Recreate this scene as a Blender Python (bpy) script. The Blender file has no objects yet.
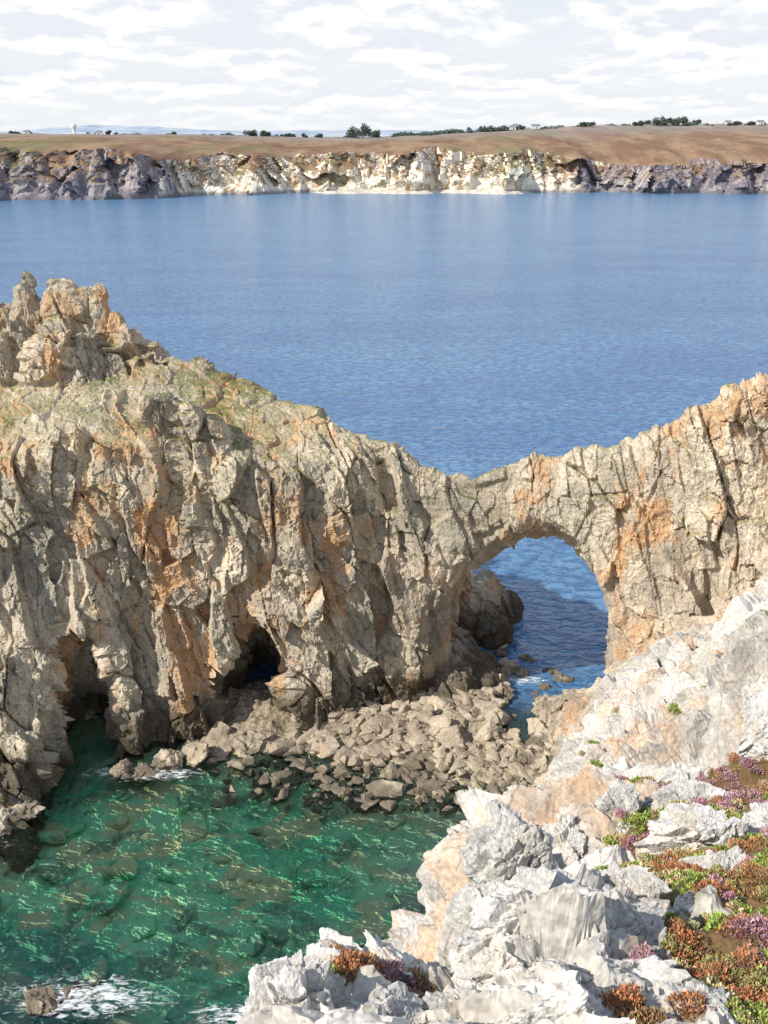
import bpy, math, numpy as np, random, time
from mathutils import Vector, Matrix
T0=time.time()
random.seed(7); RNG=np.random.default_rng(11)
scene=bpy.context.scene
f32=np.float32

# ---------------------------------------------------------------- noise
_tabs={}
def tab(seed):
    if seed not in _tabs:
        _tabs[seed]=np.random.default_rng(seed).random((64,64,64),dtype=f32)*2-1
    return _tabs[seed]
def vn(p,seed=1):
    t=tab(seed); i=np.floor(p).astype(np.int32); f=(p-i).astype(f32)
    f=f*f*f*(f*(f*6-15)+10); i0=i&63; i1=(i+1)&63
    fx,fy,fz=f[:,0],f[:,1],f[:,2]
    a=t[i0[:,0],i0[:,1],i0[:,2]]*(1-fx)+t[i1[:,0],i0[:,1],i0[:,2]]*fx
    b=t[i0[:,0],i1[:,1],i0[:,2]]*(1-fx)+t[i1[:,0],i1[:,1],i0[:,2]]*fx
    c=t[i0[:,0],i0[:,1],i1[:,2]]*(1-fx)+t[i1[:,0],i0[:,1],i1[:,2]]*fx
    d=t[i0[:,0],i1[:,1],i1[:,2]]*(1-fx)+t[i1[:,0],i1[:,1],i1[:,2]]*fx
    a=a*(1-fy)+b*fy; c=c*(1-fy)+d*fy
    return a*(1-fz)+c*fz
def fbm(p,oct=4,seed=1,gain=.5):
    s=0;a=1;n=0
    for o in range(oct):
        s=s+a*vn(p*(2.03**o)+7.3*o,seed+o); n+=a; a*=gain
    return s/n
_wt={}
def wtab(seed):
    if seed not in _wt:
        r=np.random.default_rng(seed+500)
        _wt[seed]=(r.random((32,32,32,3),dtype=f32)*.8+.1, r.random((32,32,32),dtype=f32)*2-1, r.random((32,32,32,3),dtype=f32)*2-1)
    return _wt[seed]
def worley(p,seed=1):
    """returns F2-F1 gap, per cell random, tilted facet height"""
    J,R,V=wtab(seed); base=np.floor(p-.5).astype(np.int32)
    N=len(p); F1=np.full(N,9,f32);F2=np.full(N,9,f32);r=np.zeros(N,f32);tl=np.zeros(N,f32)
    for o in range(8):
        c=base+np.array([o&1,(o>>1)&1,(o>>2)&1]); k=c&31
        q=p-(c+J[k[:,0],k[:,1],k[:,2]]); d=np.sqrt((q*q).sum(1))
        m=d<F1
        F2=np.where(m,F1,np.minimum(F2,d)); F1=np.where(m,d,F1)
        r=np.where(m,R[k[:,0],k[:,1],k[:,2]],r)
        tl=np.where(m,(q*V[k[:,0],k[:,1],k[:,2]]).sum(1),tl)
    return F2-F1,r,tl
def rotm(ax,ay,az):
    return np.array(Matrix.Rotation(ax,3,'X')@Matrix.Rotation(ay,3,'Y')@Matrix.Rotation(az,3,'Z'),dtype=f32)
def rockdisp(p,layers,R,warp=.5,ws=2.,big=1.,edge=.09,off=.15):
    """blocks: (cell size xyz, amplitude, tilt, joint depth); continuous across joints"""
    w=np.stack([vn(p/ws,31),vn(p/ws,32),vn(p/ws,33)],1)*warp
    q=(p+w)@R.T; d=0
    for n,(cs,amp,tilt,crk) in enumerate(layers):
        g,r,t=worley(q/np.array(cs,dtype=f32),seed=3+n)
        k=big if n==0 else np.sqrt(big)
        u=np.clip(g/edge,0,1)
        d=d+k*(amp*(r+off)+amp*tilt*t*2.2)*u-crk*(1-u)*k
    return d

# ---------------------------------------------------------------- mesh helpers
def mk(name,co,faces,mat=None,smooth=False,parent=None):
    me=bpy.data.meshes.new(name); co=np.asarray(co,dtype=f32); fa=np.asarray(faces,dtype=np.int32)
    k=fa.shape[1]; me.vertices.add(len(co)); me.vertices.foreach_set('co',co.ravel())
    me.loops.add(fa.size); me.loops.foreach_set('vertex_index',fa.ravel())
    me.polygons.add(len(fa)); me.polygons.foreach_set('loop_start',np.arange(0,fa.size,k,dtype=np.int32))
    me.polygons.foreach_set('loop_total',np.full(len(fa),k,dtype=np.int32))
    me.update(calc_edges=True); me.validate()
    me.polygons.foreach_set('use_smooth',np.full(len(me.polygons),smooth))
    ob=bpy.data.objects.new(name,me); scene.collection.objects.link(ob)
    if mat: me.materials.append(mat)
    if parent: ob.parent=parent
    return ob
def setcol(ob,cols,name='Col'):
    a=ob.data.attributes.new(name,'FLOAT_COLOR','POINT')
    c=np.ones((len(ob.data.vertices),4),f32); c[:,:3]=cols; a.data.foreach_set('color',c.ravel())
def setval(ob,v,name):
    a=ob.data.attributes.new(name,'FLOAT','POINT'); a.data.foreach_set('value',np.asarray(v,f32))
def gridfaces(nx,ny):
    i=np.arange(nx-1)[:,None]*ny+np.arange(ny-1)[None]; i=i.ravel()
    return np.stack([i,i+ny,i+ny+1,i+1],1)
def surfnets(F,ox,oy,oz,h):
    nx,ny,nz=F.shape; S=F<0
    cs=np.zeros((nx-1,ny-1,nz-1),np.int8)
    for a in (0,1):
        for b in (0,1):
            for c in (0,1): cs+=S[a:nx-1+a,b:ny-1+b,c:nz-1+c]
    I=np.argwhere((cs>0)&(cs<8)); idx=-np.ones(cs.shape,np.int32); idx[I[:,0],I[:,1],I[:,2]]=np.arange(len(I))
    acc=np.zeros((len(I),3),f32);cnt=np.zeros(len(I),f32)
    corners=[(a,b,c) for a in(0,1) for b in(0,1) for c in(0,1)]
    for u in corners:
        for ax in range(3):
            if u[ax]: continue
            v=list(u);v[ax]=1
            fa=F[I[:,0]+u[0],I[:,1]+u[1],I[:,2]+u[2]];fb=F[I[:,0]+v[0],I[:,1]+v[1],I[:,2]+v[2]]
            m=(fa<0)!=(fb<0); tq=np.where(m,fa/(np.where(m,fa-fb,1)),0)
            pt=np.tile(np.array(u,f32),(len(I),1)); pt[:,ax]+=tq
            acc+=pt*m[:,None];cnt+=m
    V=(I+acc/cnt[:,None])*h+np.array([ox,oy,oz])
    Q=[]
    for ax in range(3):
        b,c=[(1,2),(2,0),(0,1)][ax]
        sl0=[slice(None)]*3;sl1=[slice(None)]*3;sl0[ax]=slice(0,-1);sl1[ax]=slice(1,None)
        A=S[tuple(sl0)];B=S[tuple(sl1)];E=np.argwhere(A!=B)
        ok=(E[:,b]>0)&(E[:,c]>0)&(E[:,b]<F.shape[b]-1)&(E[:,c]<F.shape[c]-1);E=E[ok]
        fl=A[E[:,0],E[:,1],E[:,2]]
        def g(db,dc):
            e=E.copy();e[:,b]-=db;e[:,c]-=dc;return idx[e[:,0],e[:,1],e[:,2]]
        q=np.stack([g(1,1),g(0,1),g(0,0),g(1,0)],1); q[~fl]=q[~fl][:,::-1]; Q.append(q)
    return V,np.concatenate(Q)
def subdiv_disp(name,V,Q,mat,lev,dispf,attrf=None,smooth_it=0):
    ob=mk(name+'_tmp',V,Q)
    if smooth_it: sm=ob.modifiers.new('sm','SMOOTH'); sm.factor=.5; sm.iterations=smooth_it
    m=ob.modifiers.new('s','SUBSURF'); m.levels=lev; m.render_levels=lev
    dg=bpy.context.evaluated_depsgraph_get(); me=bpy.data.meshes.new_from_object(ob.evaluated_get(dg))
    bpy.data.objects.remove(ob)
    N=len(me.vertices); c=np.empty(N*3,f32); me.vertices.foreach_get('co',c); c=c.reshape(-1,3)
    nn=np.empty(N*3,f32); me.vertex_normals.foreach_get('vector',nn); nn=nn.reshape(-1,3)
    c=c+nn*dispf(c,nn)[:,None]
    me.vertices.foreach_set('co',c.ravel().astype(f32)); me.update()
    me.polygons.foreach_set('use_smooth',np.zeros(len(me.polygons),bool))
    me.materials.clear(); me.materials.append(mat)
    ob=bpy.data.objects.new(name,me); scene.collection.objects.link(ob); print(name,N,time.time()-T0)
    if attrf: setval(ob,attrf(c),'veg')
    return ob

# ---------------------------------------------------------------- material helper
class NT:
    def __init__(s,name):
        s.m=bpy.data.materials.new(name); s.m.use_nodes=True; s.t=s.m.node_tree; s.t.nodes.clear()
        s.out=s.n('ShaderNodeOutputMaterial')
    def n(s,ty,**kw):
        x=s.t.nodes.new(ty)
        for k,v in kw.items(): setattr(x,k,v)
        return x
    def l(s,a,b): s.t.links.new(a,b)
    def inp(s,sock,v):
        if isinstance(v,bpy.types.NodeSocket): s.l(v,sock)
        else:
            if sock.type=='RGBA' and not hasattr(v,'__len__'): v=(v,v,v,1)
            if sock.type=='RGBA' and len(v)==3: v=(*v,1)
            sock.default_value=v
    def pos(s): return s.n('ShaderNodeNewGeometry').outputs['Position']
    def math(s,op,a,b=0,c=0,clamp=False):
        x=s.n('ShaderNodeMath',operation=op,use_clamp=clamp); s.inp(x.inputs[0],a); s.inp(x.inputs[1],b); s.inp(x.inputs[2],c); return x.outputs[0]
    def mapr(s,v,a,b,c=0,d=1):
        x=s.n('ShaderNodeMapRange'); x.interpolation_type='SMOOTHSTEP'
        for i,k in enumerate((v,a,b,c,d)): s.inp(x.inputs[i],k)
        return x.outputs[0]
    def mapping(s,v,scale=(1,1,1),rot=(0,0,0),loc=(0,0,0)):
        x=s.n('ShaderNodeMapping'); s.l(v,x.inputs[0]); x.inputs['Scale'].default_value=scale; x.inputs['Rotation'].default_value=rot; x.inputs['Location'].default_value=loc; return x.outputs[0]
    def noise(s,v,scale,detail=4,rough=.55,dist=0):
        x=s.n('ShaderNodeTexNoise'); s.l(v,x.inputs['Vector']); x.inputs['Scale'].default_value=scale; x.inputs['Detail'].default_value=detail; x.inputs['Roughness'].default_value=rough; x.inputs['Distortion'].default_value=dist; return x.outputs[0]
    def voro(s,v,scale,feature='F1'):
        x=s.n('ShaderNodeTexVoronoi',feature=feature); s.l(v,x.inputs['Vector']); x.inputs['Scale'].default_value=scale; return x
    def mix(s,f,a,b,mode='MIX'):
        x=s.n('ShaderNodeMix',data_type='RGBA',blend_type=mode); s.inp(x.inputs[0],f); s.inp(x.inputs[6],a); s.inp(x.inputs[7],b); return x.outputs[2]
    def bump(s,h,st,dist,nrm=None):
        x=s.n('ShaderNodeBump'); x.inputs['Strength'].default_value=st; x.inputs['Distance'].default_value=dist; s.l(h,x.inputs['Height'])
        if nrm: s.l(nrm,x.inputs['Normal'])
        return x.outputs[0]
    def sep(s,v):
        x=s.n('ShaderNodeSeparateXYZ'); s.l(v,x.inputs[0]); return x.outputs
    def attr(s,name,kind='Fac'):
        x=s.n('ShaderNodeAttribute'); x.attribute_name=name; return x.outputs[kind]
    def bsdf(s,col,rough=.9,nrm=None,spec=.2):
        b=s.n('ShaderNodeBsdfPrincipled'); s.inp(b.inputs['Base Color'],col); s.inp(b.inputs['Roughness'],rough)
        b.inputs['Specular IOR Level'].default_value=spec
        if nrm: s.l(nrm,b.inputs['Normal'])
        return b.outputs[0]
    def done(s,sh): s.l(sh,s.out.inputs[0]); return s.m

def rock_material(name,ca,cb,orange=(.50,.25,.09),oamt=.65,oth=(.50,.64),wet=3.2,k=1.,grass=0.,crack=.55,veg=False,bump=.8,blend=None,hi=1.4,lichen=0.,wamt=.85,omin=None,zs=.4):
    s=NT(name); P=s.pos(); S=s.sep(P)
    n1=s.noise(P,.13*k,3,.6); n2=s.noise(P,.9*k,4,.65); n3=s.noise(P,6*k,1,.6)
    tilt=s.mapping(P,(1,1,zs),(.15,.3,.3))
    if blend:
        bf=s.mapr(s.math('ADD',S[blend[4]],s.math('MULTIPLY',n1,20)),blend[0]+10,blend[1]+10)
        ca=s.mix(bf,ca,blend[2]); cb=s.mix(bf,cb,blend[3])
    col=s.mix(s.mapr(n1,.38,.62),ca,cb)
    nt=s.noise(tilt,.55*k,4,.7)
    col=s.mix(s.mapr(nt,.34,.46,.6,0),col,s.mix(1.,col,(.52,.50,.48),'MULTIPLY'))
    col=s.mix(s.mapr(nt,.54,.66,0,.8),col,s.mix(1.,col,(hi,hi*.985,hi*.965),'MULTIPLY'))
    on=s.noise(s.mapping(P,(1,1,.55),loc=(31,7,3)),.2*k,4,.7)
    oc=s.mix(s.mapr(n2,.4,.6),orange,tuple(c*.72+.1 for c in orange))
    of=s.mapr(on,oth[0],oth[1],0,oamt)
    if omin: of=s.math('MULTIPLY',of,s.mapr(S[1],omin[0],omin[1],.12,1))
    col=s.mix(of,col,oc)
    if lichen: col=s.mix(s.mapr(on,.46,.36,0,lichen),col,s.mix(n2,(.19,.185,.14),(.32,.31,.25)))
    e2=s.voro(tilt,.9*k,'DISTANCE_TO_EDGE').outputs[0]
    ck=s.math('MULTIPLY',s.mapr(e2,0,.04,1,0),s.mapr(n2,.42,.62,0,crack))
    col=s.mix(ck,col,s.mix(1.,col,(.3,.27,.25),'MULTIPLY'))
    col=s.mix(1.,col,s.mapr(n3,.3,.7,.84,1.16),'MULTIPLY')
    if grass>0:
        nz=s.sep(s.n('ShaderNodeNewGeometry').outputs['Normal'])[2]
        g=s.mapr(s.math('ADD',nz,s.math('MULTIPLY',s.math('SUBTRACT',n2,.5),.9)),.68,.86)
        g=s.math('MULTIPLY',g,s.mapr(s.math('ADD',S[2],s.math('MULTIPLY',n1,8)),20,25))
        gc=s.mix(s.mapr(n1,.42,.58),(.17,.18,.05),(.42,.36,.20))
        gc=s.mix(s.mapr(n3,.45,.7,0,.7),gc,(.13,.12,.05))
        col=s.mix(s.math('MULTIPLY',g,grass),col,gc)
    zz=s.math('SUBTRACT',S[2],s.math('MULTIPLY',s.math('SUBTRACT',n1,.5),6))
    w=s.mapr(zz,wet*.4,wet,1,0)
    col=s.mix(s.math('MULTIPLY',w,wamt),col,s.mix(n3,(.055,.046,.034),(.14,.115,.08)))
    if veg:
        col=s.mix(s.attr('veg'),col,s.mix(s.mapr(n2,.4,.6),(.20,.12,.06),(.13,.12,.045)))
    hh=s.math('ADD',nt,s.math('MULTIPLY',n2,.6))
    nr=s.bump(hh,bump,.5/k)
    return s.done(s.bsdf(col,.92,nr,.15))

# ================================================================ camera / light / world
cam=bpy.data.cameras.new('camera'); co=bpy.data.objects.new('camera',cam); scene.collection.objects.link(co)
cam.sensor_fit='VERTICAL'; cam.sensor_height=24; cam.lens=23.44; cam.clip_end=40000; cam.clip_start=.1
co.location=(0,0,50); co.rotation_euler=(math.radians(69.34),0,0); scene.camera=co
sd=Vector((-.76,-.42,.70)).normalized(); el=math.asin(sd.z); az=math.atan2(sd.x,sd.y)
sl=bpy.data.lights.new('sun','SUN'); sl.energy=5.; sl.angle=math.radians(.5); sl.color=(1,.94,.84)
so=bpy.data.objects.new('sun',sl); scene.collection.objects.link(so); so.rotation_euler=(-sd).to_track_quat('-Z','Y').to_euler(); so.location=(-60,-50,120)
W=bpy.data.worlds.new('World'); scene.world=W; W.use_nodes=True; t=W.node_tree; t.nodes.clear()
s=NT.__new__(NT); s.t=t; 
out=t.nodes.new('ShaderNodeOutputWorld'); bg=t.nodes.new('ShaderNodeBackground'); bg.inputs[1].default_value=.105
sky=t.nodes.new('ShaderNodeTexSky'); sky.sky_type='NISHITA'; sky.sun_disc=False; sky.sun_elevation=el; sky.sun_rotation=az%(2*math.pi)
sky.air_density=1; sky.dust_density=1.5
tc=t.nodes.new('ShaderNodeTexCoord'); D=s.sep(tc.outputs['Generated'])
zc=s.math('ADD',s.math('MAXIMUM',D[2],0),.16)
cv=t.nodes.new('ShaderNodeCombineXYZ'); s.l(s.math('DIVIDE',D[0],zc),cv.inputs[0]); s.l(s.math('DIVIDE',D[1],zc),cv.inputs[1])
n=s.noise(s.mapping(cv.outputs[0],(1.25,.85,1)),2.1,6,.56); n2=s.noise(s.mapping(cv.outputs[0],(1.25,.85,1),loc=(0,.11,0)),2.1,6,.56)
c0=s.mix(s.mapr(D[2],0,.5),(9.0,9.3,9.7),(2.5,3.8,6.4))
skc=s.mix(.9,sky.outputs[0],c0)
cl=s.mix(s.mapr(s.math('SUBTRACT',n,n2),-.07,.06),(7.9,8.2,8.9),(10.4,10.3,10.0))
cov=s.math('MULTIPLY',s.mapr(n,.40,.56),s.mapr(D[2],.25,.8,.95,.2))
cov=s.math('MULTIPLY',cov,s.mapr(D[2],.0,.05,.35,1))
s.l(s.mix(cov,skc,cl),bg.inputs[0]); s.l(bg.outputs[0],out.inputs[0])

# ================================================================ headland with arch
def tabx(x,pts):
    a=np.array(pts); return np.interp(x,a[:,0],a[:,1]).astype(f32)
cYt=[(-70,92),(-36,95),(-27,95),(-18,92),(-13,90),(-7.5,87),(-3,85),(1.4,83),(4.8,82),(7.8,81.3),(10.6,80.8),(14.7,80.8),(18.6,79.7),(20.7,78.5),(23.5,77.5),(26.2,76.5),(29.3,75),(45,70)]
cZt=[(-70,28),(-45,31.5),(-36,32),(-27,32),(-18,30.2),(-13.2,28.9),(-7.5,27.2),(-3,26.2),(1.4,24.7),(4.8,23.2),(7.6,22.0),(10.6,24.0),(14.7,24.7),(18.6,26.0),(20.7,26.9),(23.5,28.6),(26.2,30.6),(29.3,32.8),(45,39)]
f0t=[(-70,54),(-60,58),(-45,62),(-31,65.5),(-28.5,67),(-26.5,71),(-24,72),(-22,72.0),(-18,74),(-13,76.5),(-8,77.8),(1.5,79),(4.5,79),(15,77.8),(20,75.5),(29,70),(45,62)]
f1t=[(-70,70),(-45,77),(-30,79.5),(-20,80),(-8,81),(1.5,82),(5,80.8),(15,79.2),(20,78),(29,74.0),(45,68)]
slt=[(-70,.5),(-30,.42),(-15,.35),(-6,.5),(2,1.),(8,1.2),(45,1.5)]
ybt=[(-70,112),(-30,110),(-10,101),(0,95),(4,92),(7,88),(18,87.5),(24,90),(45,92)]
h=.5
gx=np.arange(-64,42,h,dtype=f32); gy=np.arange(52,116,h,dtype=f32); gz=np.arange(-4,42,h,dtype=f32)
X,Y,Z=np.meshgrid(gx,gy,gz,indexing='ij')
x=X.ravel();y=Y.ravel();z=Z.ravel()
def coarse_noise(fx,fy,fz,seed,oct=3):
    g=np.meshgrid(gx[::2],gy[::2],gz[::2],indexing='ij'); P=np.stack([g[0].ravel()/fx,g[1].ravel()/fy,g[2].ravel()/fz],1)
    v=fbm(P,oct,seed).reshape(g[0].shape)
    v=np.repeat(np.repeat(np.repeat(v,2,0),2,1),2,2)[:len(gx),:len(gy),:len(gz)]
    for ax in range(3): v=(np.roll(v,1,ax)+2*v+np.roll(v,-1,ax))/4
    return v.ravel()
but=coarse_noise(6.5,12,30,41,2)
blk=coarse_noise(7,7,7,45,3)
def bc(tb): return np.broadcast_to(tabx(gx,tb)[:,None,None],X.shape).ravel()
cY=bc(cYt);cZ=bc(cZt);F0=bc(f0t);F1=bc(f1t);SL=bc(slt);YB=bc(ybt)
calm=np.interp(x,[-64,0,5,22,30],[1,1,.35,.35,1])
ztop=np.where(y<cY,cZ-(cY-y)*SL,cZ-(y-cY)*1.0)+blk*.9*calm
amp=np.interp(x,[-64,-10,2,6,20,30],[3.8,3.5,1.8,.7,.7,1.8])
yf=F0+(F1-F0)*np.clip(z/25,-.3,1.1)-but*amp-blk*1.2*calm
yb=YB-np.clip(z,0,40)*.2+but*2*calm
def smax(a,b,k=.8):
    hh=np.clip(.5+.5*(a-b)/k,0,1); return b+(a-b)*hh+k*hh*(1-hh)
F=smax(smax((z-ztop)*.8,(yf-y)*.95,1.0),y-yb,1.2)
for (px,py,pz,pr) in [(-37.5,93,35.6,2.0),(-35.6,93.5,34.9,1.5),(-33.0,93,38.4,1.),(-31.8,94,35.2,1.6),(-29.9,93,37.1,1.6),(-28.3,93.5,36.4,1.5),(-26.4,93,37.0,1.),(-25.7,93,34.6,1.5),(-23.8,92.6,33.4,1.6),(-21.5,92.2,32.2,1.6),(-41,93,34.8,2),(-45,92,36.,2.1),(-34,91,33.6,1.9),(-30,91,34.2,2),(-27,90.5,33.4,1.8),(-39,91,33.6,1.9),(-49,92,34,2),(-24.5,91,32.3,1.8),(-36,90,32.4,1.6)]:
    rr=np.maximum(np.abs((x-px-(z-30)*.05)*.9+(y-py)*.3),np.abs((y-py)*.9-(x-px)*.3))
    F=np.minimum(F,np.maximum(rr-(pr*(.45+np.clip((pz-z)*.2,0,1.0))),z-pz-(x-px)*.15))
for (px,py,pz,pr) in [(-18.6,81.5,29.8,1.6),(-16.2,81.2,29.3,1.5),(-14.8,81.5,27.8,1.6)]:
    rr=np.sqrt((x-px)**2+(y-py)**2); F=np.minimum(F,np.maximum(rr-pr*(.7+np.clip((pz-z)*.12,0,1)),z-pz))
tt=np.clip((y-77)/7.5,0,1); tt=tt*tt*(3-2*tt)
cx=10.6+(14.1-10.6)*tt+np.clip(y-85,0,20)*.2; hw=10.2+(8.0-10.2)*tt; tp=20.3+(15.8-20.3)*tt
zz0=6.
e=np.sqrt(((x-cx)/hw)**2+(np.clip(z-zz0,0,99)/(tp-zz0))**2)
tun=(e-1)*hw*.85+blk*.2
tun=np.where((x<2)&(y>86),9,tun)
F=np.where((y<90)|(z<15),np.maximum(F,-tun),F)
for (c,r) in [((10.3,97,0),(2.6,4.5,5.0)),((12.3,98.5,0),(2.0,3,3.2)),((6.6,88,0),(3.0,8,3.4)),((9.0,86,0),(2.2,4,2.0)),((14,100,0),(1.6,2.5,1.8)),((8.6,96,0),(1.6,3,5.8))]:
    q=np.sqrt(((x-c[0])/r[0])**2+((y-c[1])/r[1])**2+((z-c[2])/r[2])**2); F=np.minimum(F,(q-1)*min(r)+blk*1.1)
def cave(F,c,r):
    q=np.sqrt(((x-c[0])/r[0])**2+((y-c[1])/r[1])**2+((z-c[2])/r[2])**2); return np.maximum(F,-((q-1)*min(r)*.9+but*.4))
F=cave(F,(-11.5,77,2.0),(3.4,11,7.4)); F=cave(F,(-25.6,72,2),(2.6,10,9.6))
F=F.reshape(X.shape)
F[:, :, 0]=1;F[0]=1;F[-1]=1
V,Q=surfnets(F,gx[0],gy[0],gz[0],h)
M_head=rock_material('headland_rock',(.385,.33,.255),(.56,.485,.37),orange=(.55,.30,.125),oth=(.50,.61),grass=.85,oamt=.75,wet=4.8,lichen=.55,wamt=.92,crack=.6,zs=.3,bump=.75,blend=(13,31,(.47,.405,.32),(.64,.565,.445),0))
RH=rotm(.10,.30,.3)
def dh(c,nn):
    kb=np.interp(c[:,0],[-64,0,5,22,28],[1,1,.3,.35,.9])*np.where(c[:,2]>33,.3,1)
    d=rockdisp(c,[((3.6,4,9.5),.85,.85,.25),((1.5,1.5,3.8),.34,1.1,.14),((.7,.6,1.2),.12,1.1,.06),((.34,.3,.45),.04,1.,.02)],RH,.6,6.,kb,edge=.035,off=0.)
    d=d+fbm(c/1.1,3,60)*.10
    lz=(c[:,2]+c[:,0]*.22+fbm(c/6,2,66)*1.6)/1.3; fr_=lz-np.floor(lz)
    d=d+np.where(nn[:,2]<.5,(fr_-.5)*.2*np.clip(vn(c/5,67)*2+.5,0,1)*kb,0)
    soft=np.clip((nn[:,2]-.55)/.3,0,1)*np.clip((c[:,2]-22)/3,0,1)*np.clip((-c[:,0]+2)/8,0,1)*(c[:,2]<33)
    return d*(1-.65*soft)
subdiv_disp('rock_arch_headland',V,Q,M_head,2,dh)
del X,Y,Z,x,y,z,F,but,blk,cY,cZ,F0,F1,SL,YB,ztop,yf,yb,tt,cx,hw,tp,e,tun,q

# ================================================================ mainland cliff (volumes from a height table)
rows=[(-14,[(-24,-5),(-12,30),(-6,43),(0,45.5),(10,47),(60,53)]),
(0,[(-22,-5),(-10,20),(-5,38),(-3,42.5),(0,44.5),(8,45.5),(60,52)]),
(6,[(-14,-5),(-7,12),(-2.6,34),(-1.7,40.8),(0,41.6),(5,42.4),(20,44),(60,50)]),
(8,[(-12,-5),(-6,12),(-2.1,34),(-1.35,40.8),(-.3,41.2),(.3,40.5),(1.0,40.9),(2.2,41.3),(3.2,41),(5,40.8),(20,43.5),(60,49)]),
(9.2,[(-11,-5),(-5.5,13),(-1.8,35),(-1.1,40.7),(-.4,40.9),(.3,40.0),(.9,40.5),(2,41.0),(3.2,40.6),(4,40.5),(6,40.6),(20,43),(60,48)]),
(10.2,[(-10.5,-5),(-5,14),(-1.4,35),(-.8,40.1),(.1,39.4),(1.0,39.4),(1.7,40.7),(2.6,40.6),(3.6,40.1),(5,40.2),(8,40.5),(20,42.5),(60,48)]),
(11.6,[(-9.5,-5),(-4,16),(-.2,33),(.8,36.6),(1.4,39.6),(1.9,40.6),(2.7,39.9),(4,39.5),(6,39.5),(10,40),(20,42),(60,48)]),
(13,[(-8.5,-5),(-2.5,18),(.4,32),(1.1,36.),(1.9,37.8),(3,38.4),(5,38.8),(8,39.2),(20,42),(60,47)]),
(16,[(-7,-5),(-1.5,16),(1.1,31.5),(1.9,35),(3,36.1),(6,37.2),(10,38.2),(20,41),(60,46)]),
(20,[(-5,-5),(-1,12),(1.7,31),(2.6,32.7),(5,34.3),(9,36),(20,39.5),(60,45)]),
(30,[(-3,-5),(.5,8),(2.6,22.5),(4,25.2),(7,28.2),(11,31),(16,34),(30,39),(60,44)]),
(45,[(1,-5),(4.6,3),(7.0,12),(8.8,16.5),(12,21),(16,24),(19,26.5),(26,32),(60,42)]),
(60,[(6,-5),(10,0),(12.3,3),(14.2,8),(17.8,13),(21,16.5),(25,20),(33,27),(60,40)]),
(68,[(9,-5),(13.2,-.5),(14.7,1.5),(16.2,5),(18.2,8.5),(24,13),(29,17),(37,28),(60,40)]),
(73,[(10,-5),(14.5,0),(15.7,3.),(16.7,5.5),(19.2,8),(23,11.5),(29,15.5),(38,27),(60,40)]),
(78,[(14,-5),(17,-2),(20,0),(23,2),(27,5),(31,10),(42,30),(60,40)]),
(95,[(22,-5),(30,5),(36,20),(48,30),(60,34)]),(112,[(35,-5),(45,5),(60,15)])]
ry=np.array([r[0] for r in rows])
def hfield(xs,ys):
    R2=np.stack([tabx(xs,r[1]) for r in rows],1)
    Zm=np.stack([np.interp(ys,ry,R2[i]) for i in range(len(xs))],0).astype(f32)
    XX,YY=np.meshgrid(xs,ys,indexing='ij')
    P=np.stack([XX.ravel(),YY.ravel(),Zm.ravel()],1)
    far=np.clip((P[:,1]-16)/14,0,1)
    return (P[:,2]+far*(fbm(P/np.array([8,8,8]),2,70)*2.6)*np.clip((P[:,0]+2)/6,0,1)).reshape(XX.shape)
def blur(a,n):
    for _ in range(n):
        p=np.pad(a,1,mode='edge'); a=(p[:-2,1:-1]+p[2:,1:-1]+p[1:-1,:-2]+p[1:-1,2:]+4*a)/8
    return a
def landvol(x0,x1,y0_,y1,z0,z1,h):
    xs=np.arange(x0,x1,h,dtype=f32);ys=np.arange(y0_,y1,h,dtype=f32);zs=np.arange(z0,z1,h,dtype=f32)
    H=hfield(xs,ys); G=blur(np.sqrt(1+np.gradient(H,h,axis=0)**2+np.gradient(H,h,axis=1)**2),2)
    F=(zs[None,None,:]-H[:,:,None])/G[:,:,None]
    return surfnets(F,x0,y0_,z0,h)
RM=rotm(.35,-.45,.6)
def dmain(c,nn):
    nearw=1-np.clip((c[:,1]-13)/9,0,1)
    dF=rockdisp(c,[((3.2,2.8,5.0),.85,.9,.18),((1.4,1.1,2.3),.36,1.,.10),((.65,.5,.95),.12,1.,.04)],RM,.8,5.,edge=.07)
    dN=rockdisp(c,[((1.2,.9,1.6),.20,1.1,.07),((.45,.34,.6),.08,1.1,.03),((.19,.16,.27),.024,1.1,.01)],RM,.2,1.,edge=.08)
    d=dF*(1-nearw)+dN*nearw; vg=vegf(c)
    return d*(1-.6*vg)-.05*vg
heath=[(4.8,14.6,1.2),(5.2,12.8,1.2),(6.5,14.3,1.4),(8.0,19.5,1.5),(7.7,17.6,1.2),(3.9,9.3,.8),(4.5,10.3,.9),(4.2,8.2,.9),(5.8,11.6,1.),(-.35,9.3,.42),(.25,9.3,.4),(2.8,8.25,.3),(3.1,12.6,.5),(7.4,12.3,1.),(9.5,16,1.5),(5.9,17.3,1.1),(6.6,10,1.3),(8.8,13.5,1.3),(3.7,13.6,.8),(11,19,2),(3.3,15.3,.5),(6.4,20.5,.8),(10,22,1.2)]
def vegf(c):
    v=np.zeros(len(c),f32); wob=fbm(c*np.array([2,2,.3]),3,77)
    for hx,hy,hr in heath:
        rr=np.hypot(c[:,0]-hx,c[:,1]-hy)/hr+wob*.5; v=np.maximum(v,np.clip((1.1-rr)/.3,0,1))
    return v
M_main=rock_material('mainland_rock',(.47,.44,.395),(.64,.61,.555),orange=(.60,.37,.19),oamt=.6,oth=(.49,.61),wet=3.5,k=1.2,crack=.5,veg=True,bump=.65,blend=(48,72,(.42,.36,.28),(.59,.51,.395),1),hi=1.25,omin=(12,19),lichen=.25)
V,Q=landvol(-6,50,22,84,-4,44,.5); mainfar=subdiv_disp('mainland_cliff',V,Q,M_main,2,dmain,vegf,4)
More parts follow.
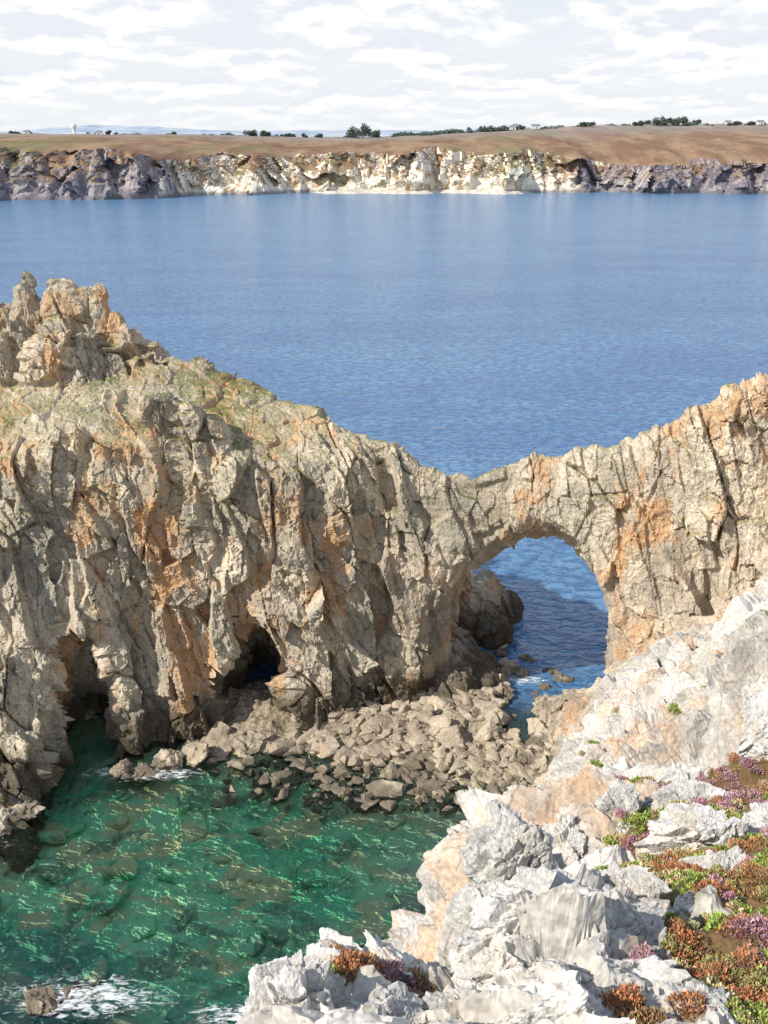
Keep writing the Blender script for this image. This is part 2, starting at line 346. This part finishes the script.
V,Q=landvol(-5,14,5,23.6,24,46,.2); main=subdiv_disp('clifftop_ground',V,Q,M_main,2,dmain,vegf,8)
xs=np.arange(-26,61,.5,dtype=f32);ys=np.arange(-14,112,.5,dtype=f32); H=hfield(xs,ys)
G=np.sqrt(1+np.gradient(H,.5,axis=0)**2+np.gradient(H,.5,axis=1)**2); XX,YY=np.meshgrid(xs,ys,indexing='ij')
inn=(XX>-5.5)&(XX<48)&(YY>5.5)&(YY<82)
Hs=H-np.where(inn,1.5*blur(G,2),.2)+fbm(np.stack([XX.ravel(),YY.ravel(),H.ravel()],1)/2.5,3,72).reshape(H.shape)*.5
base=mk('mainland_base',np.stack([XX.ravel(),YY.ravel(),Hs.ravel()],1),gridfaces(len(xs),len(ys)),M_main); setval(base,np.zeros(XX.size),'veg')
bpy.context.view_layer.update()
def ground(x,y):
    for ob in (main,mainfar,base):
        r=ob.ray_cast(Vector((x,y,120)),Vector((0,0,-1)))
        if r[0]: return (r[1].z,r[2])
    return (0,Vector((0,0,1)))

# ================================================================ rock chunks
import bmesh
_ico={}
def ico(n):
    if n not in _ico:
        b=bmesh.new(); bmesh.ops.create_icosphere(b,subdivisions=n,radius=1); b.verts.ensure_lookup_table()
        _ico[n]=(np.array([v.co[:] for v in b.verts],f32),np.array([[v.index for v in f.verts] for f in b.faces],np.int32)); b.free()
    return _ico[n]
def chunk(n,size,rng,rot=None,planes=13,cap=1.25,lo=.55):
    D,Fc=ico(n); D=D/np.linalg.norm(D,axis=1)[:,None]
    i=np.arange(planes)+.5; ph=np.arccos(1-2*i/planes); th=math.pi*(1+5**.5)*i+rng.uniform(0,6)
    pn=np.stack([np.cos(th)*np.sin(ph),np.sin(th)*np.sin(ph),np.cos(ph)],1)+rng.normal(0,.28,(planes,3))
    pn/=np.linalg.norm(pn,axis=1)[:,None]; pd=rng.uniform(lo,1,planes)
    dt=D@pn.T; r=np.where(dt>.05,pd/np.maximum(dt,.05),9).min(1); r=np.minimum(r,cap)
    v=D*r[:,None]*np.array(size)
    if rot is None: rot=rotm(*rng.uniform(-.5,.5,2),rng.uniform(0,6.28))
    return (v@rot.T).astype(f32),Fc
def join(parts):
    vs=[];fs=[];o=0
    for v,f in parts: vs.append(v);fs.append(f+o);o+=len(v)
    return np.concatenate(vs),np.concatenate(fs)
rg=np.random.default_rng(5); parts=[]
fg=[(1.9,11.7,-.35,(.8,.5,.9)),(1.6,11.3,-.5,(.5,.7,.8)),(2.3,11.0,-.3,(1.1,.6,.6)),(2.9,10.4,-.3,(1.1,.5,.5)),(1.9,10.2,-.35,(1.0,.6,.6)),(3.4,9.9,-.35,(.7,.5,.5)),(1.5,9.4,-.35,(.8,.5,.5)),(2.2,9.3,-.3,(1.2,.6,.5)),(1.0,8.7,-.35,(.7,.45,.5)),(1.7,8.3,-.3,(1.1,.45,.4)),
(-.85,9.3,-.2,(.5,.4,.5)),(-.9,8.4,-.25,(.5,.45,.5)),(-.3,8.4,-.2,(.65,.35,.4)),(-.4,9.9,-.25,(.5,.4,.45)),(.15,9.9,-.35,(.4,.35,.5)),
(3.9,12.6,-.15,(.55,.4,.35)),(3.1,13.6,-.25,(.7,.5,.45)),(5.6,13.6,-.15,(.5,.45,.4)),(4.3,15.6,-.15,(.6,.6,.6)),(6.2,15.9,-.1,(.8,.5,.6)),(4.4,11.6,.0,(.4,.3,.3)),(5.3,9.5,-.15,(.45,.3,.35)),(3.6,8.5,-.15,(.5,.4,.35)),(6.9,18.6,-.1,(.9,.6,.8)),(5.1,18.4,-.2,(.8,.7,.9)),(4,17.8,-.4,(.7,.8,.8)),(9.2,20.5,.0,(1,.9,1.)),(6.9,13.2,-.05,(.35,.3,.3)),(4.9,10.9,-.05,(.3,.25,.22)),(7.4,16.0,-.1,(.6,.4,.5)),(3.4,11.4,-.1,(.5,.4,.35)),(8.6,22.8,.0,(1.3,.8,1.2)),(11,23.5,.1,(1.2,1,1.2)),(6.8,22.5,-.3,(1,.8,.9))]
for (a,b,dz,sz) in fg:
    v,fc=chunk(6 if sz[0]*sz[2]>.15 else 5,sz,rg,rot=rotm(rg.uniform(-.8,-.25),rg.uniform(-.6,.1),rg.uniform(-.7,.5)),planes=9,cap=1.6,lo=.5)
    zb=ground(a,b)[0]; v=v+np.array([a,b,zb+dz],f32)
    nn2=v-v.mean(0); nn2/=np.linalg.norm(nn2,axis=1)[:,None]+1e-6
    dd=rockdisp(v,[((.6,.28,.8),.085,1.1,.04),((.22,.12,.30),.03,1.2,.015),((.09,.06,.12),.010,1.2,.005)],RM,.12,.8,edge=.045,off=0)
    parts.append((v+nn2*dd[:,None],fc))
v,fc=join(parts)
M_white=rock_material('white_rock',(.47,.455,.425),(.65,.63,.59),orange=(.56,.46,.33),oamt=.45,oth=(.51,.64),wet=.5,k=3.2,crack=.55,bump=.75,hi=1.2,lichen=.3)
mk('white_rock_outcrop',v,fc,M_white)
print('outcrop',len(v),time.time()-T0)

# ================================================================ heather & grass
def clumps(name,items,mat,blade=.05):
    vs=[];fs=[];cs=[];o=0
    for (a,b,r,col,hh) in items:
        zb,nr=ground(a,b)
        n=int(1000*(r/.3)**1.4)
        th=rg.uniform(0,6.283,n); ct=rg.uniform(0,1,n)**.8; st=np.sqrt(1-ct*ct)
        lump=1+.25*np.sin(th*3+a*9)*st
        rad=r*lump*rg.uniform(.7,1.08,n)
        dr=np.stack([np.cos(th)*st,np.sin(th)*st,ct],1)
        p=dr*rad[:,None]; p[:,2]*=hh; p+=np.array([a,b,zb-.03])
        up=dr*.7+np.array([0,0,.6])+rg.normal(0,.35,(n,3)); up/=np.linalg.norm(up,axis=1)[:,None]
        sd_=np.cross(up,rg.normal(0,1,(n,3))); sd_/=np.linalg.norm(sd_,axis=1)[:,None]+1e-6
        L=blade*rg.uniform(.6,1.3,n)[:,None]; wd=L*.28
        q=np.stack([p-sd_*wd,p+sd_*wd,p+up*L+sd_*wd*.5,p+up*L-sd_*wd*.5],1).reshape(-1,3)
        vs.append(q); fs.append((np.arange(n)*4)[:,None]+np.arange(4)+o); o+=4*n
        c=np.array(col)[None]*rg.uniform(.6,1.4,(n,1))*(1+rg.normal(0,.12,(n,3)))
        c=np.where(rg.random((n,1))<.2,np.array([[.24,.17,.10]])*rg.uniform(.6,1.3,(n,1)),c)
        cs.append(np.repeat(np.clip(c,0,1),4,0))
    ob=mk(name,np.concatenate(vs),np.concatenate(fs),mat); setcol(ob,np.concatenate(cs)); print(name,o); return ob
def leafmat(name):
    s=NT(name); c=s.attr('Col','Color'); b=s.bsdf(c,.8,None,.1); return s.done(b)
ML=leafmat('heather_leaf')
rust=(.56,.27,.13);rust2=(.46,.29,.15);pink=(.58,.34,.39);grn=(.38,.48,.12);olive=(.42,.38,.15);straw=(.64,.54,.30)
it=[];ig=[]
for hi_,(hx,hy,hr) in enumerate(heath):
    if hy>16.5: pal=[pink,pink,rust2,pink,rust]
    elif hx<1: pal=[rust,rust,rust2] if hx<0 else [pink,pink,rust2]
    else: pal=[rust,rust2,olive,rust,pink,pink]
    for k in range(int(12+hr*hr*34)):
        a=rg.uniform(0,6.28); rr=hr*math.sqrt(rg.uniform(0,1)); px,py=hx+rr*math.cos(a),hy+rr*math.sin(a)
        zz,nr=ground(px,py)
        if nr.z<.3: continue
        u=rg.random(); ps=rg.uniform(.09,.25)
        w=float(vn(np.array([[px/.7,py/.7,3.]]),91)[0])
        if w>.12: ig.append((px,py,ps*.9,grn if u<.7 else straw,.55))
        else: it.append((px,py,ps,pal[int((w+1)*3.3+u*1.2)%len(pal)],.75))
for k in range(110):
    px,py=rg.uniform(6,20),rg.uniform(23,45); zz,nr=ground(px,py)
    if nr.z>.7 and float(vn(np.array([[px/4,py/4,9.]]),92)[0])>.1: ig.append((px,py,rg.uniform(.15,.35),grn if k%2 else straw,.4))
clumps('heather',it,ML,.038); clumps('grass_tufts',ig,ML,.055)
print('veg',time.time()-T0)

# ================================================================ seabed + boulder beach
sx=np.arange(-64,30,.4,dtype=f32); sy=np.arange(20,104,.4,dtype=f32); A,B=np.meshgrid(sx,sy,indexing='ij')
ysh=tabx(A.ravel(),[(-64,90),(-35,84),(-22,79),(-16,76),(-13,73.0),(-5,71.0),(1.5,69.8),(8,68.0),(12,66.5),(16,64),(30,60)])
b=B.ravel();a=A.ravel()
zb=(b-ysh)*.17; zb=np.where(zb<0,zb*.8,zb); zb=np.clip(zb,-3.4,1.2)
zb=np.minimum(zb,(84-b)*.35+.3)
pool=((a-12.4)/2.0)**2+((b-79)/5)**2; zb=zb-2.4*np.clip(1.25-pool,0,1)
zb=np.minimum(zb,np.where(a>11,(81-b)*.9+1,9))
zb=np.clip(zb,-3.6,2)
PB=np.stack([a,b,zb],1); zb=zb+fbm(PB/np.array([4,4,4]),4,81)*1.1+np.abs(fbm(PB/1.3,3,85))*.9-.3
zb=np.where((b<60)|(b<ysh-3),np.minimum(zb,-.45),zb)
PB[:,2]=zb
s=NT('seabed_rock_sand_water_tint'); P=s.pos(); S=s.sep(P)
st_=(.75,1.35,1)
n1=s.noise(s.mapping(P,st_),.13,3,.55,.5); n2=s.noise(s.mapping(P,st_),.30,4,.6,.6); n3=s.noise(P,3,2); n4=s.noise(s.mapping(P,st_,loc=(9,4,0)),.36,4,.6,.6)
c=s.mix(s.mapr(n1,.42,.58),(.15,.54,.30),(.36,.72,.42))  # green of light absorbed by the water, put into the bed colour
c=s.mix(s.mapr(n2,.49,.57,0,.9),c,(.64,.55,.31))
c=s.mix(s.mapr(n4,.52,.60,0,.8),c,(.14,.25,.16))
c=s.mix(s.mapr(n3,.5,.68,0,.4),c,(.62,.72,.48))
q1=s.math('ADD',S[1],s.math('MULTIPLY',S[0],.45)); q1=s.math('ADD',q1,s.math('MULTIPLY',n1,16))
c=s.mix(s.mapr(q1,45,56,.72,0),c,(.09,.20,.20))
c=s.mix(s.mapr(s.math('SUBTRACT',S[1],s.math('MULTIPLY',S[0],.5)),77,86,0,.7),c,(.06,.18,.12))  # dark cliff reflection painted into the bed colour, upper left
c=s.mix(s.mapr(s.math('ADD',S[0],s.math('MULTIPLY',n1,12)),3,13,0,.55),c,(.66,.68,.56))
dry=s.mix(s.mapr(n3,.4,.6),(.24,.195,.135),(.39,.325,.235))
c=s.mix(s.mapr(S[2],-1.1,-.1,0,.75),c,s.mix(n3,(.30,.25,.12),(.62,.52,.32)))
c=s.mix(s.mapr(S[2],-.1,.35),c,dry)
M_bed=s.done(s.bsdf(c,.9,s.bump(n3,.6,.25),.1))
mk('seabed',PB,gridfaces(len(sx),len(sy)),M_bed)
zgrid=zb.reshape(A.shape)
def bedz(x,y):
    i=min(max(int((x+64)/.4),0),len(sx)-1);j=min(max(int((y-20)/.4),0),len(sy)-1);return float(zgrid[i,j])
parts=[];rg=np.random.default_rng(21);cnt=0
while cnt<2700:
    px,py=rg.uniform(-17,15),rg.uniform(66,90); zz=bedz(px,py)
    if py>84 and not(5<px<13): continue
    if zz<-.9 or (zz<-.1 and rg.random()<.6): continue
    if px<-7.5 and py>75.5: continue
    sz=.12+.62*rg.random()**3.2
    if rg.random()<.03: sz*=1.9
    v,fc=chunk(3 if sz>.3 else 2,(sz*rg.uniform(.9,1.7),sz*rg.uniform(.7,1.1),sz*rg.uniform(.4,.75)),rg,planes=8,cap=1.5,lo=.55)
    v=v*(1+.06*fbm(v*2/sz+cnt,2,5))[:,None]
    parts.append((v+np.array([px,py,max(zz,-.3)+sz*.1],f32),fc)); cnt+=1
for (px,py,zz,sz) in [(-21,47.3,-.25,1.1),(-19.6,47.9,-.45,.8),(12.6,88,.1,1.2),(13.8,87,.0,.9),(11.6,86.5,.2,1.0),(14.5,90,-.2,.8),(10.4,84.5,.3,1.3),(11.5,83,.2,1.1),(9.5,88,.4,1.4),(16.6,87.5,-.1,.7),(12,91.5,.1,1.),(15.6,84.5,-.1,.6),(16.4,76,1.4,2.4),(15.6,73.2,.9,1.9),(17.6,74.5,4.0,2.2),(14.6,70.5,.4,1.5),(16.8,71,3.2,1.8),(-30,63.6,.2,1.6),(-33,62.6,.6,2.2),(-9,69.2,-.25,.9),(-3,68,-.3,.8),(-36,61.5,.8,2.4),(-28.4,65.2,.6,1.5),(-20,71,-.2,1.2),(-18,72,.3,1.3),(-16,73,.5,1.4),(-21.8,71,0,1.2),(15,77.5,.6,1.6),(14,75.2,.4,1.7),(15.4,79,1.0,1.9),(17.5,86,.0,1.)]:
    v,fc=chunk(5,(sz,sz*.8,sz*.6),rg,planes=9,cap=1.5); nn2=v/np.linalg.norm(v,axis=1)[:,None]; v=v+np.array([px,py,zz],f32)
    v=v+nn2*rockdisp(v,[((.9,.8,.6),.12,1.,.04),((.35,.35,.3),.05,1,.02)],RM,.4,1.)[:,None]; parts.append((v,fc))
v,fc=join(parts)
M_boul=rock_material('boulder_rock',(.34,.285,.215),(.53,.45,.34),orange=(.42,.28,.14),oamt=.3,wet=.6,k=1.5,crack=.1,bump=.5,wamt=.75)
mk('shore_boulders',v,fc,M_boul)
parts=[]
for k in range(150):
    px,py=rg.uniform(-34,9),rg.uniform(44,70); zz=bedz(px,py); sz=.35+1.1*rg.random()**2
    v,fc=chunk(3,(sz*1.3,sz,sz*.5),rg,planes=10,cap=1.3)
    parts.append((v+np.array([px,py,min(zz+sz*.15,-.4-sz*.45)],f32),fc))
v,fc=join(parts); mk('submerged_rocks',v,fc,M_bed,True)
print('boulders',time.time()-T0)

# ================================================================ sea
s=NT('sea_water'); P=s.pos(); S=s.sep(P)
w1=s.noise(s.mapping(P,(.6,1,1),(0,0,.35)),.9,3,.62,.5); w2=s.noise(s.mapping(P,(.6,1,1),(0,0,-.35)),.23,3,.65,.6); w4=s.noise(s.mapping(P,(.4,1,1),(0,0,.2)),.03,4,.75,.4)
hgt=s.math('ADD',s.math('MULTIPLY',w1,.7),s.math('MULTIPLY',w2,1.1))
nr=s.bump(hgt,1.,.9)
blue=s.mix(s.mapr(w4,.38,.64),(.12,.275,.455),(.08,.20,.375))
blue=s.mix(s.mapr(w1,.44,.58,0,.85),blue,(.028,.11,.26))  # light and dark of ripples painted into the colour, beside the bump
blue=s.mix(s.mapr(w2,.46,.62,0,.3),blue,(.04,.135,.30))
blue=s.mix(s.mapr(S[1],250,900,0,.25),blue,(.20,.35,.50))  # distance haze mixed into the water colour
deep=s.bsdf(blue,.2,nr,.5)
nc=s.bump(hgt,1.,.14)
tr=s.n('ShaderNodeBsdfTransparent'); s.inp(tr.inputs[0],s.mix(s.mapr(w1,.42,.60),(.84,.94,.88),(.90,.98,.93)))
gl=s.n('ShaderNodeBsdfGlossy'); gl.inputs['Roughness'].default_value=.06; s.l(nc,gl.inputs['Normal'])
fr=s.n('ShaderNodeFresnel'); fr.inputs['IOR'].default_value=1.33; s.l(nc,fr.inputs['Normal'])
cm=s.n('ShaderNodeMixShader'); s.l(fr.outputs[0],cm.inputs[0]); s.l(tr.outputs[0],cm.inputs[1]); s.l(gl.outputs[0],cm.inputs[2])
md=s.math('MAXIMUM',s.mapr(S[1],77,86),s.mapr(S[0],-55,-64))
md=s.math('MAXIMUM',md,s.mapr(S[1],34,22))
mm=s.n('ShaderNodeMixShader'); s.l(md,mm.inputs[0]); s.l(cm.outputs[0],mm.inputs[1]); s.l(deep,mm.inputs[2])
def spot(cx,cy,rx,ry):
    a=s.math('DIVIDE',s.math('SUBTRACT',S[0],cx),rx);b=s.math('DIVIDE',s.math('SUBTRACT',S[1],cy),ry)
    r=s.math('SQRT',s.math('ADD',s.math('MULTIPLY',a,a),s.math('MULTIPLY',b,b))); return s.mapr(r,.2,1.,1,0)
fo=None
for q in [(-20,70.6,8,1.6),(-18.5,47.4,8,2.4),(-32,61.8,6,1.4),(13.5,86,4,1.5),(-9,46,4,1.5)]:
    k=spot(*q); fo=k if fo is None else s.math('MAXIMUM',fo,k)
fn=s.noise(s.mapping(P,(.6,1.5,1)),1.6,4,.75,1.2)
fm=s.math('MULTIPLY',s.mapr(s.math('ADD',fn,s.math('MULTIPLY',fo,.22)),.62,.82,0,.9),s.mapr(fo,0,.3))
foam=s.bsdf((.82,.85,.85),.8)
mf=s.n('ShaderNodeMixShader'); s.l(fm,mf.inputs[0]); s.l(mm.outputs[0],mf.inputs[1]); s.l(foam,mf.inputs[2])
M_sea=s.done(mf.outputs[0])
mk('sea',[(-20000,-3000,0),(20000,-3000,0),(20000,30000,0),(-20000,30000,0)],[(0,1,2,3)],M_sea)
# ================================================================ far shore
fx=np.arange(-1000,1100,1.6,dtype=f32)
y0=tabx(fx,[(-1000,720),(-400,845),(-315,858),(-230,872),(-190,885),(-170,935),(-60,960),(150,972),(230,975),(250,950),(400,955),(1100,850)])
p1=np.stack([fx/60,fx*0,fx*0],1);p2=np.stack([fx/17,fx*0+3,fx*0],1);p3=np.stack([fx/6,fx*0+5,fx*0],1)
y0=y0+fbm(p1,2,101)*22+vn(p2,103)*8+vn(p3,104)*2.5
zt=tabx(fx,[(-1000,34),(-400,33),(-315,37),(-230,38),(-185,31),(-150,34),(-100,30),(-50,37),(0,34),(60,39),(130,32),(200,24),(260,22),(300,28),(400,29),(1100,36)])+fbm(p1*1.3,3,105)*7
zr=tabx(fx,[(-1000,52),(-505,51.5),(-242,50),(-32,46.5),(60,50),(179,58),(284,62),(505,64),(1100,66)])
tr_=np.concatenate([np.linspace(0,1,34),1+np.linspace(.03,1,34)**1.3*20])
wd_=34+fbm(p1*1.7,2,107)*34
cols=[]
for tq in tr_:
    if tq<=1:
        yy=y0+tq*wd_; zz=-1+(zt+1)*(tq**.75)
    else:
        u=(tq-1)/20; yy=y0+wd_+u*520; zz=zt+(zr-zt)*np.minimum(1,u*1.05)**.55 
    cols.append(np.stack([fx,yy,zz],1))
cols.append(cols[-1]+np.array([0,60,-8])); cols.append(cols[-1]+np.array([0,800,-60]))
G=np.stack(cols,1); Pf=G.reshape(-1,3).astype(f32)
g1,r1,t1=worley(Pf/np.array([26,16,60]),9); g2,r2,t2=worley(Pf/np.array([7,6,14]),10)
tqq=np.tile(np.concatenate([tr_,[21,22]]),len(fx)); cl=np.clip(tqq*5,0,1)*np.clip((1.25-tqq)/.3,0,1)
Pf[:,1]-=cl*(r1*7+t1*16+r2*1.6+t2*4+fbm(Pf/4,3,110)*1.5)
Pf[:,2]+=np.clip((tqq-.9)*3,0,1)*fbm(Pf/np.array([30,30,1e6]),4,111)*1.6
s=NT('far_shore_cliff'); P=s.pos(); S=s.sep(P)
n2=s.noise(s.mapping(P,(1,1,.6),(0,.3,0)),.035,5,.68);n3=s.noise(s.mapping(P,(1,1,.5),(0,.6,0)),.12,4,.7)
cenw=s.math('MULTIPLY',s.mapr(S[0],-215,-150),s.mapr(S[0],260,130))
wh=s.mix(s.mapr(n3,.38,.52),(.44,.31,.19),(.80,.74,.61))
gr=s.mix(s.mapr(n3,.42,.62),(.17,.155,.18),(.40,.355,.35))
cc=s.mix(s.mapr(s.math('ADD',n2,s.math('MULTIPLY',cenw,.24)),.55,.70),gr,wh)
cc=s.mix(s.mapr(S[2],1.0,4.5,.75,0),cc,(.16,.15,.16))
nz=s.sep(s.n('ShaderNodeNewGeometry').outputs['Normal'])[2]
mo=s.mix(s.mapr(s.noise(s.mapping(P,(1,.35,1)),.035,4,.65),.4,.6),(.22,.13,.085),(.32,.215,.135))
mo=s.mix(s.mapr(s.noise(s.mapping(P,(1,.3,1)),.012,4,.6),.50,.62,0,.8),mo,(.20,.185,.09))
mo=s.mix(s.mapr(S[1],1100,1450,0,.5),mo,(.31,.30,.30))  # moor colour greys with distance, haze painted in
mf_=s.mapr(s.math('ADD',s.math('ADD',nz,s.math('MULTIPLY',S[2],.012)),s.math('MULTIPLY',s.math('SUBTRACT',n2,.5),1.6)),.84,1.0)
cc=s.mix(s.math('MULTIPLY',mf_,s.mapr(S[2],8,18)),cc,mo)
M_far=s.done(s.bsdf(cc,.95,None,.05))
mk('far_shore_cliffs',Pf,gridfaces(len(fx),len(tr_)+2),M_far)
bx=np.arange(-75,150,2.); yb_=np.interp(bx,fx,y0); env=np.clip(np.minimum(bx+75,150-bx)/30,0,1)
bv=[]
prof=[(-14,-.4),(-8,1.0),(0,2.6),(10,4.)]
for i,xx in enumerate(bx):
    for (dy,dz) in prof: bv.append((xx,yb_[i]+dy*env[i]+(1-env[i])*4,(dz+.2*math.sin(xx*.7))*env[i]-.3*(1-env[i])))
s=NT('pale_sand'); P=s.pos(); M_sand=s.done(s.bsdf(s.mix(s.mapr(s.noise(P,.2,4),.4,.6),(.52,.47,.40),(.68,.64,.56)),.95))
mk('beach',bv,gridfaces(len(bx),4),M_sand)
hx=np.arange(-3500,3500,12.,dtype=f32); hp=np.stack([hx/500,hx*0,hx*0],1)
hz=68+fbm(hp,5,120)*26; hv=[]
for dy,m in ((0,0),(60,.7),(300,1),(900,.9)): hv.append(np.stack([hx,hx*0+3600+dy,hz*m],1))
s=NT('distant_hills'); P=s.pos(); M_h=s.done(s.bsdf(s.mix(s.mapr(s.noise(s.mapping(P,(1,1,4)),.012,5,.7),.4,.6),(.30,.37,.46),(.47,.52,.57)),1,None,0))  # pale bluish base colour stands in for aerial haze
mk('distant_hills',np.stack(hv,1).reshape(-1,3),gridfaces(len(hx),4),M_h)
rg=np.random.default_rng(77)
tv=[];tf=[];tcv=[];o=0
def crown(cx,cy,cz,w,h,n,col):
    global o
    lobes=rg.normal(0,1,(max(3,int(w/4)),3))*np.array([w*.26,w*.2,h*.16])+np.array([0,0,h*.5])
    li=rg.integers(0,len(lobes),n); dr=rg.normal(0,1,(n,3)); dr/=np.linalg.norm(dr,axis=1)[:,None]
    p=lobes[li]+dr*rg.uniform(.3,1,(n,1))*np.array([w*.2+1,w*.2+1,h*.33]); p[:,2]=np.maximum(p[:,2],0)
    p+=np.array([cx,cy,cz]); a=rg.normal(0,1,(n,3));b=rg.normal(0,1,(n,3)); sz=1.
    q=np.stack([p-a*sz*.5,p+b*sz*.5,p+a*sz*.5,p-b*sz*.5],1).reshape(-1,3); tv.append(q); tf.append((np.arange(n)*4)[:,None]+np.arange(4)+o);o+=4*n
    tcv.append(np.repeat(np.array(col)*rg.uniform(.5,1.4,(n,1)),4,0))
def Xat(u,Y): return (u-384)/1000*Y*.94
def zridge(X): return float(np.interp(X,fx,zr))
def tree_at(u,Y,w,h,n=260,col=(.10,.13,.10),dz=0):
    X=Xat(u,Y); crown(X,Y,zridge(X)-2.5+dz,w,h,n,col)
for (u,w,h) in [(350,22,17),(356,22,19),(362,24,20),(368,22,18),(373,18,14),(250,20,11),(258,16,11),(267,16,10),(290,18,8),(318,16,9),(305,10,6),(232,10,5),(175,10,6),(20,16,8),(30,10,8),(110,8,6),(648,18,11),(656,20,13),(663,20,12),(670,20,13),(677,20,12),(684,18,12),(692,14,10),(636,14,8),(580,14,7),(590,12,8),(520,8,6),(735,18,6),(750,14,6)]:
    tree_at(u,1440+rg.uniform(-20,20),w,h,700)
for k in range(80):
    tree_at(rg.uniform(395,520),1440+rg.uniform(0,30),rg.uniform(8,16),rg.uniform(4,9),160,(.14,.18,.16))
for k in range(110):
    tree_at(rg.uniform(-150,900),1440+rg.uniform(0,30),rg.uniform(8,18),rg.uniform(3,6),120,(.15,.19,.17))
ob=mk('distant_trees',np.concatenate(tv),np.concatenate(tf),leafmat('distant_foliage')); setcol(ob,np.clip(np.concatenate(tcv),0,1))
s=NT('white_paint'); P=s.pos(); M_w=s.done(s.bsdf(s.mix(s.noise(P,.6,3),(.74,.74,.72),(.84,.84,.82)),.7))
s=NT('slate_roof'); P=s.pos(); M_r=s.done(s.bsdf(s.mix(s.noise(P,.8,3),(.18,.19,.22),(.25,.26,.29)),.7))
def lathe(name,prof,mat,loc,n=24,parent=None):
    v=[(r*math.cos(2*math.pi*j/n)+loc[0],r*math.sin(2*math.pi*j/n)+loc[1],z+loc[2]) for r,z in prof for j in range(n)]
    f=[(i*n+j,i*n+(j+1)%n,(i+1)*n+(j+1)%n,(i+1)*n+j) for i in range(len(prof)-1) for j in range(n)]
    return mk(name,v,f,mat,True,parent)
e=bpy.data.objects.new('water_tower',None); scene.collection.objects.link(e); X=Xat(76,1430)
lathe('tower',[(2.2,-3),(2.,4),(2.,6),(3.6,8),(3.8,12),(3.4,12.6),(.1,13.2)],M_w,(X,1430,zridge(X)),parent=e)
def house(u,Y,L,Wd,H,nm='farmhouse'):
    X=Xat(u,Y); Zb=zridge(X)-1.; e=bpy.data.objects.new(nm,None); scene.collection.objects.link(e)
    def box(n,a,b,c,x0,y0,z0,mat):
        v=[(X+x0+i*a,Y+y0+j*b,Zb+z0+k*c) for i in(0,1) for j in(0,1) for k in(0,1)]
        return mk(n,v,[(0,1,3,2),(4,6,7,5),(0,4,5,1),(2,3,7,6),(0,2,6,4),(1,5,7,3)],mat,parent=e)
    box('walls',L,Wd,H,-L/2,0,0,M_w)
    r=[(-L/2-.3,-.4,H),(L/2+.3,-.4,H),(L/2+.3,Wd/2,H+2.4),(-L/2-.3,Wd/2,H+2.4),(-L/2-.3,Wd+.4,H),(L/2+.3,Wd+.4,H)]
    mk('roof',[(X+p[0],Y+p[1],Zb+p[2]+.02) for p in r],[(0,1,2,3),(3,2,5,4)],M_r,parent=e)
    box('chimney',1,1,2,L/2-1.3,Wd/2-.5,H+1.6,M_w)
    for i in range(3): box('window_%d'%i,1.,.06,1.3,-L/2+1.5+i*(L-4)/2,-.07,1.,M_r)
    box('door',1.,.06,2.1,.4,-.07,0,M_r)
for u,L in ((512,8),(535,11),(28,7),(100,7),(726,7),(758,8)): house(u,1425,L,6,3.2)
scene.view_settings.view_transform='Standard'; scene.view_settings.look='None'; scene.view_settings.exposure=0
print('TOTAL',time.time()-T0)
